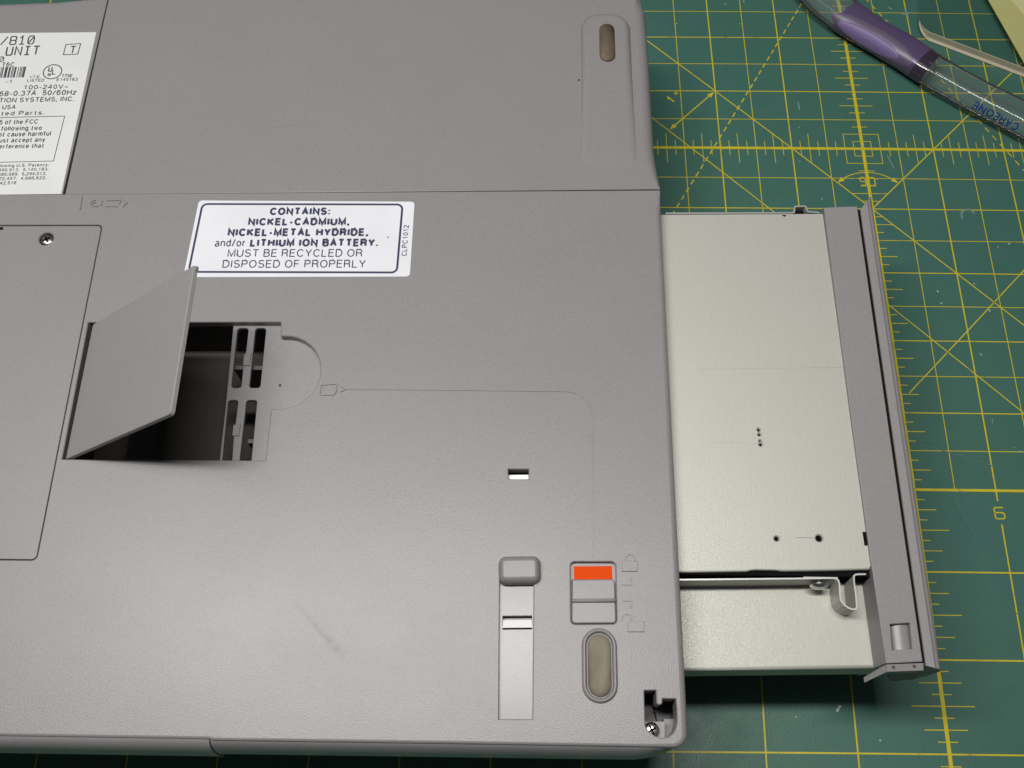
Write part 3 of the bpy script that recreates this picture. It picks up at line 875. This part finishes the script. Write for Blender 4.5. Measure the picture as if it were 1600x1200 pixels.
stroke("pen_tick", [[A2(605, 371.5, ZK), A2(608, 370, ZK)]], .25, ZK + .03, None, INK2, BL)

# --- rating label
ZQ = ZT - .1 + .1
RL = plate("rating_label", [A2(150.5, 50.2, ZT), A2(95.5, 303, ZT), (-322, A2(0, 304.3, ZT)[1] - 1.0), (-322, A2(0, 54, ZT)[1])], ZQ, ZT - .08, PAPER2, LP, fillet=.03, seg=1)
ZQ2 = ZQ + .04
def Rt(s, x0, x1, yb_, yt, bold=.16, sl_=-.022):
    lettering(s, (x0, yb_), (x1, yb_ + (x1 - x0) * sl_), (x0 + (yb_ - yt) * .2, yt), ZQ2, INK2, RL, bold)
G = {'/': [[(0, 0), (1, 1)]], '8': [[(.15, .52), (0, .62), (0, .88), (.15, 1), (.85, 1), (1, .88), (1, .62), (.85, .52), (.15, .52), (0, .4), (0, .12), (.15, 0), (.85, 0), (1, .12), (1, .4), (.85, .52)]],
     '1': [[(.1, .8), (.5, 1), (.5, 0)], [(.1, 0), (.9, 0)]], '0': [[(.2, 0), (.8, 0), (1, .2), (1, .8), (.8, 1), (.2, 1), (0, .8), (0, .2), (.2, 0)], [(.15, .15), (.85, .85)]],
     'U': [[(0, 1), (0, .15), (.15, 0), (.85, 0), (1, .15), (1, 1)]], 'N': [[(0, 0), (0, 1), (1, 0), (1, 1)]], 'I': [[(.5, 0), (.5, 1)], [(.1, 0), (.9, 0)], [(.1, 1), (.9, 1)]],
     'T': [[(.5, 0), (.5, 1)], [(0, 1), (1, 1)]], 'A': [[(0, 0), (.5, 1), (1, 0)], [(.2, .4), (.8, .4)]]}
def stroke_text(s, x0, x1, yb_, yt, w, slant=.2, sl_=-.03):
    n = len(s); adv = (x1 - x0) / (n - .35); gw = adv * .65; lines = []
    for i, c in enumerate(s):
        for st_ in G.get(c, []):
            pts = []
            for gx, gy in st_:
                px = x0 + i * adv + gx * gw; py = yb_ + (px - x0) * sl_ - gy * (yb_ - yt)
                pts.append(A2(px + gy * (yb_ - yt) * slant, py, ZQ2))
            lines.append(pts)
    bm = bmesh.new()
    for k, l in enumerate(lines): strip_into(bm, l, w, ZQ2 + k * .0005)
    bm_obj("lettering", bm, INK2, RL)
stroke_text("/810", 1, 52, 70, 57.5, .42)
stroke_text("UNIT", 9, 60, 86.3, 73.5, .48)
stroke_text("T", 109, 117, 82.8, 72.5, .4)
bx = [A2(x, y, ZQ2) for x, y in ((103, 69.5), (126, 68), (121.5, 84.5), (99, 85.5))]
stroke("boxed_mark", [bx], .28, ZQ2, None, INK2, RL, True)
stroke_text("0", -2, 5, 96, 89, .3)
Rt("T6C", 2, 22, 104.5, 97.5)
bars = bmesh.new(); x = -14
random.seed(3)
while x < 38:
    w = random.choice((1, 1, 1.6, 2.4)); t0 = A2(x + 3.8, 104.8 - x * .02, ZQ2); b0_ = A2(x, 121.5 - x * .02, ZQ2)
    strip_into(bars, [b0_, t0], w * .24, ZQ2); x += w + random.choice((1.0, 1.4, 2.2))
bm_obj("barcode", bars, INK2, RL)
Rt("-1", 8, 19, 130.5, 124.5)
cu = at(82, 112, ZQ2)
stroke("listing_ring", [[(cu.x + 2.85 * math.cos(a * math.pi / 18), cu.y + 2.75 * math.sin(a * math.pi / 18)) for a in range(36)]], .33, ZQ2, None, INK2, RL, True)
Rt("U", 74.5, 81, 112.5, 104); Rt("L", 80.5, 87, 116.5, 108.5); Rt("®", 73.5, 79.5, 119, 114.5)
Rt("I.T.E.", 47, 63, 122.3, 118); Rt("LISTED", 42, 69, 128, 123.5)
Rt("779E", 95.5, 113, 121, 116); Rt("E145163", 88, 121, 126.8, 122)
Rt("100-240V~", 36, 106, 140, 133); Rt("68-0.37A  50/60Hz", -2, 118.5, 150.5, 142.5)
Rt("TION SYSTEMS, INC.", -2, 115.5, 160.5, 153); Rt("USA", 3, 24, 170.8, 164); Rt("ted Parts.", 1, 69, 180.6, 174)
stroke("notice_box", [[A2(-40, 184.5, ZQ2), A2(101, 181.3, ZQ2), A2(83.5, 251.5, ZQ2), A2(-60, 255, ZQ2)]], .22, ZQ2, None, INK2, RL)
Rt("5 of the FCC", -2, 59, 194.6, 187.5); Rt("following two", 1, 65, 204.5, 197.2); Rt("ot cause harmful", -3, 79, 213.8, 206.3)
Rt("ust accept any", -2, 70, 223, 215.8); Rt("erference that", -2, 68, 232.4, 225.3)
Rt("llowing U.S. Patents:", -3, 76, 261.5, 256.5); Rt("390,913;  5,140,183;", -3, 75.5, 268, 263.3)
Rt("580,589;  5,294,013;", -3, 72, 275, 270); Rt("72,457;  4,686,622;", -2, 72, 281.6, 276.8); Rt("42,516", -1, 25, 288.5, 283.5)

# ------------------------------------------------------------------ drive module
DM = thing("drive_module", "silver sheet-metal drive module with taupe front bezel, pulled part way out of the laptop", "drive module", (-30, -130, 0))
ZP = 45.8; ZLW = ZP - 8.0; ZB = ZP + 1.0
notch = poly([(1351.5, 832), (1357, 831), (1358.5, 852), (1354, 853)], ZP)
tp = poly([(1005, 335.5), (1286, 333.8), (1322, 600), (1361, 884), (1359, 890), (1300, 891.5), (1222, 892.6), (1218, 891.8), (1212, 891), (1180, 890.6), (1172, 891.4), (1167, 893), (1040, 894.5)], ZP)
h1 = at(1213.5, 841.5, ZP); h2 = at(1280, 841, ZP)
hl = [(circle(h1.x, h1.y, .6, 16), ZP - 1.0), (circle(h2.x, h2.y, .85, 18), ZP - 1.0)]
for yy, r in ((671.5, .38), (679, .36), (689, .3), (694.5, .4)):
    q_ = at(1185.5 + (yy - 671) * .13, yy, ZP); hl.append((circle(q_.x, q_.y, r, 10), ZP - .8))
plate("top_cover", tp, ZP, ZP - 1.2, GALV, DM, fillet=[.15, .15, .15, .15, .5, .5, .5, .4, .4, .4, .4, .4, .5], seg=4, holes=hl, chamfer=.3)
for q_, r in ((h1, .6), (h2, .85)):
    lathe("rivet_well", q_.x, q_.y, [(r + .3, ZP - 1.0), (r + .3, ZP - 2.2), (r * .4, ZP - 2.2)], STEEL if r < .7 else BLACK, DM, 16)
stroke("edge_notch", [[A2(1351.5, 831, ZP), A2(1354.6, 852.5, ZP)]], 1.3, ZP - .2, ZP + .06, BLACK, DM)
# body under the covers
bx0 = A2(1000, 600, ZP)[0]; bx1 = A2(1330, 600, ZP)[0] + 3
yt_ = A2(1150, 337, ZP)[1]; ybm = A2(1150, 893.5, ZP)[1]; ylo = A2(1150, 1047, ZLW)[1]
box("drive_body", bx0 + 8, bx1 - 2, ybm - .6, yt_ - .3, 25, ZP - 1.3, BLACK, DM, .2)
lo = poly([(1040, 900), (1362, 898), (1384, 1044), (1040, 1048)], ZLW)
plate("lower_tray", lo, ZLW, 26, GALV, DM, fillet=[.2, .2, .9, .9], seg=5, bottom=True)
# guide strip and spring clip, one bent sheet on edge
ptz = ZP - .1
pth = [A2(x, y, ptz) for x, y in ((1040, 906), (1290, 903.5), (1300, 903.2), (1306, 904), (1310, 907), (1311.5, 912), (1312.5, 930), (1314, 938), (1319, 945), (1326, 950), (1333, 952.2),
                                 (1337, 951.6), (1338.6, 948), (1337.2, 930), (1334.2, 907), (1334.2, 901), (1336, 898), (1340, 897.2), (1353, 897))]
sheet_wall("guide_spring", pth, .36, ZLW - .05, ptz, GALV, DM)
stroke("spring_edge", [pth], .38, ptz, ptz + .03, CUTEDGE, DM)
fl_ = poly([(1258, 897.5), (1312, 897), (1312, 903.5), (1258, 904.5)], ptz)
plate("spring_flange", fl_, ptz - 1.6, ptz - 2.0, GALV, DM, fillet=.05, seg=1)
# side screw, its axis across the strip
sx = at(1280, 911, ZP - 3)
bm = bmesh.new()
prev = None
for dy, r in ((0.0, 2.4), (-.4, 2.35), (-.85, 1.95), (-1.2, 1.2), (-1.35, .02)):
    cur = [bm.verts.new((sx.x + r * math.cos(2 * math.pi * k / 20), sx.y - .35 + dy, ZP - 3.2 + r * math.sin(2 * math.pi * k / 20))) for k in range(20)]
    if prev: bridge(bm, prev, cur, True)
    prev = cur
bm_obj("screw", bm, STEEL, DM, smooth=50)
# rear edge: bent tab
zt2 = ZP - .1
tab = [A2(x, y, zt2) for x, y in ((1040, 333.3), (1238, 332.6), (1241, 331.5), (1241.5, 324), (1243, 322.6), (1257, 322), (1259.5, 323.5), (1261, 329), (1264, 331), (1278, 331.8), (1280, 333))]
sheet_wall("rear_tab", tab, .45, ZP - 7, zt2, GALV, DM)
stroke("rear_tab_edge", [tab], .47, zt2, zt2 + .03, CUTEDGE, DM)
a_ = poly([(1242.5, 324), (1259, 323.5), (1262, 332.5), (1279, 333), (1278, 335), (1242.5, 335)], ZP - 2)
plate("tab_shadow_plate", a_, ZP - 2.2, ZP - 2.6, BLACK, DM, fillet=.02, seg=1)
q_ = poly([(1221, 336), (1229, 336), (1226, 339)], ZP)
plate("edge_nick", q_, ZP + .05, ZP - .1, BLACK, DM, fillet=.01, seg=1)
# faint scratches across the cover
stroke("cover_scratch", [[A2(1090, 577, ZP), A2(1320, 574, ZP)]], .12, ZP + .015, None, mat_new("scratch", (.42, .42, .375), .5, .4)[0], DM)
stroke("cover_scratch", [[A2(1243, 840, ZP), A2(1274, 840.5, ZP)]], .14, ZP + .015, None, mat_new("scratch_dark", (.22, .21, .25), .5, .4)[0], DM)
stroke("cover_scratch", [[A2(1110, 691, ZP), A2(1186, 693, ZP)]], .08, ZP + .015, None, mat_new("scratch_pale", (.40, .40, .36), .5, .4)[0], DM)

# bezel: inner rail
win = poly([(1390.5, 975), (1421.5, 973), (1425.5, 1014), (1394, 1016)], ZB)
rail = poly([(1287, 324), (1339.5, 322), (1362, 480), (1393.5, 700), (1422.5, 900), (1442, 1034), (1384, 1036.5), (1361.5, 880), (1330.5, 655)], ZB)
plate("bezel_rail", rail, ZB, 24, BEZEL, DM, holes=[(win, ZB - 4.5)], fillet=.22, seg=2, chamfer=.12)
# black plate standing in for shade in the gap behind the outer door
gp_ = poly([(1337, 323.5), (1348, 327), (1374, 480), (1404, 700), (1432, 900), (1450, 1036), (1438, 1033), (1390, 700), (1360, 480)], ZB)
plate("gap_shade_plate", gp_, ZB - .75, 25, BLACK, DM, fillet=.05, seg=1)
# roller behind the window
wa = at(1395, 995, ZB - 1.5); wb = at(1423, 995, ZB - 1.5)
wt = at(1405, 972, ZB - 2)[1]; wl = at(1408, 1019, ZB - 2)[1]
bm = bmesh.new(); prev = None
rcx = (wa.x + wb.x) / 2; rr2 = (wb.x - wa.x) / 2 + .5
for yy in (wt + 1, wl - 1):
    cur = [bm.verts.new((rcx + rr2 * math.cos(a * math.pi / 20), yy, ZB - 1.3 - rr2 * .75 + rr2 * .75 * math.sin(a * math.pi / 20))) for a in range(40)]
    if prev: bridge(bm, prev, cur, True)
    prev = cur
bm_obj("hinge_roller", bm, SMOOTH, DM)
open_box("roller_pocket", inset(ccw(win), -.4), ZB - 4.3, ZB - 9, DARK, DM)
# outer bezel door: swept moulded profile
pa = at(1344.6, 327, ZB); pb = at(1447.2, 1040, ZB)
pr0 = at(1358.5, 312, ZB - 3); pr1 = at(1466.5, 1050, ZB - 3)
w0 = (pr0.x - pa.x); w1 = (pr1.x - pb.x)
prof = [(0, -20), (0, -.15), (.04, 0), (.50, .12), (.525, -.3), (.56, -.3), (.60, .22), (.72, .16), (.86, -.3), (.95, -1.1), (1.0, -2.4), (1.0, -6), (.9, -20)]
bm = bmesh.new(); prev = None
NS = 10
for k in range(NS + 1):
    t = k / NS; cur = []
    for s_, z_ in prof:
        x_ = (pa.x * (1 - t) + pb.x * t) + s_ * (w0 * (1 - t) + w1 * t)
        ylt = pa.y + (pr0.y - pa.y) * s_; ylb = pb.y + (pr1.y - pb.y) * s_
        cur.append(bm.verts.new((x_, ylt * (1 - t) + ylb * t, ZB + z_)))
    if prev:
        for i in range(len(prof) - 1):
            f = bm.faces.new((prev[i], cur[i], cur[i + 1], prev[i + 1])); f.smooth = True
    else: bm.faces.new(cur)
    prev = cur
bm.faces.new(prev[::-1])
bm_obj("bezel_door", bm, BEZEL, DM, smooth=35)
# front end plate with its swept ear
def solid(name, pts, down, mat, parent):
    bm = bmesh.new(); t = [bm.verts.new(p) for p in pts]; b = [bm.verts.new((p[0] + down[0], p[1] + down[1], p[2] + down[2])) for p in pts]
    bm.faces.new(t); bm.faces.new(b[::-1]); bridge(bm, b, t)
    return bm_obj(name, bm, mat, parent)
e = [at(1385, 1038.2, ZB - .1), at(1442.5, 1036, ZB - .1), at(1443, 1047.5, ZB - .5), at(1386, 1049.5, ZB - .5)]
ep = solid("end_plate", e, (0, 0, -6), BEZEL, DM)
for px_ in ((1396, 1042.5), (1428.5, 1041)):
    q_ = at(*px_, ZB - .22); lathe("pin_hole", q_.x, q_.y, [(.42, ZB - .6), (.42, ZB - .16), (.1, ZB - .16)], DARK, ep, 12)
ear = [at(1384, 1038.2, ZB - .2), at(1386, 1049.5, ZB - .6), at(1350.5, 1066.5, ZB - 6.5), at(1349.5, 1058.5, ZB - 6)]
solid("side_ear", ear, (.6, .2, -1.4), BEZEL, DM)
u = [at(1388, 1050, ZB - 3), at(1440, 1048, ZB - 3), at(1428, 1062, ZB - 14), at(1392, 1064, ZB - 14)]
solid("end_underside", u, (0, 1.5, -2), LIDM, DM)

# ------------------------------------------------------------------ toothbrush
TB0 = at(1440, 100, 0)
TB = thing("toothbrush", "clear toothbrush handle with purple thumb grip lying across the mat corner", "toothbrush", (TB0.x, TB0.y, 0))
cl = [(1246, -50, 60), (1266, -27, 63), (1288, -3, 64), (1311, 17, 61), (1337, 36, 57), (1370, 57, 53), (1405, 77, 55), (1430, 93, 55), (1455, 110, 54), (1490, 130, 52), (1530, 152, 53), (1570, 172, 55), (1610, 193, 57), (1660, 219, 57), (1720, 251, 54)]
def catmull(P, t):
    n = len(P) - 1; i = min(int(t), n - 1); f = t - i
    g = lambda k: P[max(0, min(n, k))]
    p0, p1, p2, p3 = g(i - 1), g(i), g(i + 1), g(i + 2)
    return tuple(.5 * (2 * b + (c - a) * f + (2 * a - 5 * b + 4 * c - d) * f * f + (3 * b - a - 3 * c + d) * f ** 3) for a, b, c, d in zip(p0, p1, p2, p3))
def tb_frame(t):
    x, y, w = catmull(cl, t); x2, y2, _ = catmull(cl, min(t + .05, len(cl) - 1.001)); x1, y1, _ = catmull(cl, max(t - .05, 0))
    hz = 5.2
    c = at(x, y, hz); d = at(x2, y2, hz) - at(x1, y1, hz); d.z = 0; d.normalize(); s = Vector((-d.y, d.x, 0))
    pxmm = (at(x + 10, y, hz) - at(x, y, hz)).length / 10
    return c, d, s, w * pxmm * .5, hz
def tb_surf(t, ang, k=1.0):
    c, d, s, hw, hz = tb_frame(t)
    ca_, sa_ = math.cos(ang), math.sin(ang)
    e_ = .85
    return c + s * (hw * k * math.copysign(abs(ca_) ** e_, ca_)) + Vector((0, 0, (hz - .3) * k * math.copysign(abs(sa_) ** e_, sa_)))
def tube(name, t0, t1, steps, mat, k=1.0, cap=True, k0=None, k1=None):
    bm = bmesh.new(); prev = None; M = 36
    for i in range(steps + 1):
        t = t0 + (t1 - t0) * i / steps
        kk = k
        cur = [bm.verts.new(tb_surf(t, 2 * math.pi * j / M, kk)) for j in range(M)]
        if prev: bridge(bm, prev, cur, True)
        elif cap: bm.faces.new(cur[::-1])
        prev = cur
    if cap: bm.faces.new(prev)
    return bm_obj(name, bm, mat, TB, smooth=50)
gm, gnt, gb_ = mat_new("clear_acrylic", (.92, .94, .93), .02, 0, .5)
gb_.inputs["Transmission Weight"].default_value = 1.0; gb_.inputs["IOR"].default_value = 1.47
gtr = N(gnt, 'ShaderNodeBsdfTransparent'); gtr.inputs[0].default_value = (.93, .95, .94, 1)
gdf = N(gnt, 'ShaderNodeBsdfDiffuse'); gdf.inputs[0].default_value = (.70, .72, .74, 1)
gm2 = N(gnt, 'ShaderNodeMixShader'); gm2.inputs[0].default_value = .06
gnt.links.new(gtr.outputs[0], gm2.inputs[1]); gnt.links.new(gdf.outputs[0], gm2.inputs[2])
ggl = N(gnt, 'ShaderNodeBsdfGlossy'); ggl.inputs['Roughness'].default_value = .085
gfr = N(gnt, 'ShaderNodeLayerWeight'); gfr.inputs[0].default_value = .2
gm3 = N(gnt, 'ShaderNodeMixShader')
gnt.links.new(gfr.outputs['Fresnel'], gm3.inputs[0])
gnt.links.new(gm2.outputs[0], gm3.inputs[1]); gnt.links.new(ggl.outputs[0], gm3.inputs[2])
gnt.links.new(gm3.outputs[0], gnt.nodes['Material Output'].inputs['Surface'])
pm, pnt, pb_ = mat_new("purple_grip", (.13, .09, .19), .22, 0, .5)
pb_.inputs["Transmission Weight"].default_value = .25; pb_.inputs["IOR"].default_value = 1.45
pad = mat_new("lilac_pad", (.21, .15, .325), .45, 0, .4)[0]
tube("clear_neck", 0, 3.4, 26, gm)
tube("purple_grip", 3.41, 7.35, 40, pm, 1.01)
dm_, _, db_ = mat_new("smoky_joint", (.10, .075, .12), .12, 0, .5)
db_.inputs["Transmission Weight"].default_value = .6
tube("smoky_joint", 7.36, 7.95, 6, dm_, 1.003)
tube("clear_handle", 7.96, 13.99, 46, gm)
# oval thumb pad laid on the grip
bm = bmesh.new(); cen = (4.95, 2.72)
ringp = None; M = 32; rr_list = [0.02, .4, .75, .93, 1.0]; Ls = [1.035, 1.04, 1.045, 1.04, 1.0]
for r_, kk in zip(rr_list, Ls):
    cur = []
    for j in range(M):
        a = 2 * math.pi * j / M
        t = cen[0] + 1.45 * r_ * math.cos(a); an = cen[1] + .6 * r_ * math.sin(a)
        cur.append(bm.verts.new(tb_surf(t, an, kk + .01)))
    if ringp: bridge(bm, ringp, cur, True)
    ringp = cur
bm_obj("thumb_pad", bm, pad, TB)
bm = bmesh.new(); ringp = None
for r_, kk in ((.02, 1.02), (.5, 1.02), (.8, 1.022), (.95, 1.018), (1.0, 1.0)):
    cur = []
    for j in range(M):
        a = 2 * math.pi * j / M
        cur.append(bm.verts.new(tb_surf(5.15 + 2.05 * r_ * math.cos(a), 2.52 + .82 * r_ * math.sin(a) , kk + .004)))
    if ringp: bridge(bm, ringp, cur, True)
    ringp = cur
bm_obj("pad_surround", bm, mat_new("dull_lilac", (.135, .105, .165), .35)[0], TB)
# lettering wrapped on the handle, upside down to the camera
BLUEP = mat_new("blue_print", (.006, .035, .26), .4)[0]
def wrap(txt, t_start, t_end, bold=.17):
    lines, w = set_text(txt, .36); bm = bmesh.new()
    tmp = bmesh.new()
    for k, l in enumerate(lines):
        fine = []
        for (a, b), (c, d) in zip(l[:-1], l[1:]):
            for q in range(3): fine.append((a + (c - a) * q / 3, b + (d - b) * q / 3))
        fine.append(l[-1])
        strip_into(bm, fine, bold, k * .01)
    for v in bm.verts:
        p = tb_surf(t_start + (t_end - t_start) * v.co.x / w, 2.58 + .50 * v.co.y, 1.012 + v.co.z * .01)
        v.co = p
    tmp.free()
    return bm_obj("lettering", bm, BLUEP, TB)
wrap("CARE", 11.72, 10.80); wrap("ONE", 10.72, 9.98)

# ------------------------------------------------------------------ clear sheet and card
ZA = 3.4
shp = rounded(poly([(1440, -70), (1436, 44), (1640, 121), (1760, 150), (1760, -70)], ZA), [0, 7, 0, 0, 0], 10)
am, ant, ab = mat_new("clear_sheet", (.9, .93, .92), .05, 0, .5)
tr = N(ant, 'ShaderNodeBsdfTransparent'); tr.inputs[0].default_value = (.975, .985, .98, 1)
gl_ = N(ant, 'ShaderNodeBsdfGlossy'); gl_.inputs['Roughness'].default_value = .06
mx = N(ant, 'ShaderNodeMixShader')
mx.inputs[0].default_value = .05; ant.links.new(tr.outputs[0], mx.inputs[1]); ant.links.new(gl_.outputs[0], mx.inputs[2])
ant.links.new(mx.outputs[0], ant.nodes['Material Output'].inputs['Surface'])
CS = plate("acrylic_sheet", shp, ZA, .5, am, None, fillet=.25, seg=3, bottom=True)
CS['label'] = "clear rounded-corner plastic sheet with beige edge beyond the toothbrush"; CS['category'] = "plastic sheet"
em, ent, eb = mat_new("frosted_edge", (.68, .58, .42), .5, 0, .4)
eb.inputs["Transmission Weight"].default_value = .35
o = ccw(shp)
ex0 = inset(o, -.06); ex1 = inset(o, -.9)
idx = [k for k in range(len(o)) if o[k][1] < at(1440, 30, ZA).y and o[k][0] < at(1700, 60, ZA).x]
bm = bmesh.new()
wt_ = {k: min(1, (i + .3) / 9) for i, k in enumerate(idx)}
rows = [[bm.verts.new((o[k][0] + (q[k][0] - o[k][0]) * wt_[k], o[k][1] + (q[k][1] - o[k][1]) * wt_[k], ZA + .02 + (z - ZA - .02) * wt_[k])) for k in idx] for q, z in ((inset(o, .1), ZA + .02), (ex0, ZA - .2), (ex0, .9), (ex1, .35))]
for r0_, r1_ in zip(rows[:-1], rows[1:]):
    for k in range(len(idx) - 1): bm.faces.new((r0_[k], r0_[k + 1], r1_[k + 1], r1_[k]))
bm_obj("frosted_rim", bm, em, CS)

yp = white_paper("cream_card", (.52, .50, .20)); yp2 = white_paper("pale_cream_card", (.66, .64, .33))
CD = plate("cream_card", poly([(1540, -8), (1606, 108), (1700, 140), (1700, -60), (1512, -60)], ZA + .4), ZA + .45, ZA + .1, yp, None, fillet=.03, seg=1, bottom=True)
CD['label'] = "cream yellow card with a slanted edge in the top right corner"; CD['category'] = "card"
ov = plate("upper_fold", poly([(1572, -10), (1612, 36), (1700, 60), (1700, -60), (1530, -60)], ZA + .7), ZA + .75, ZA + .46, yp2, CD, fillet=.03, seg=1)
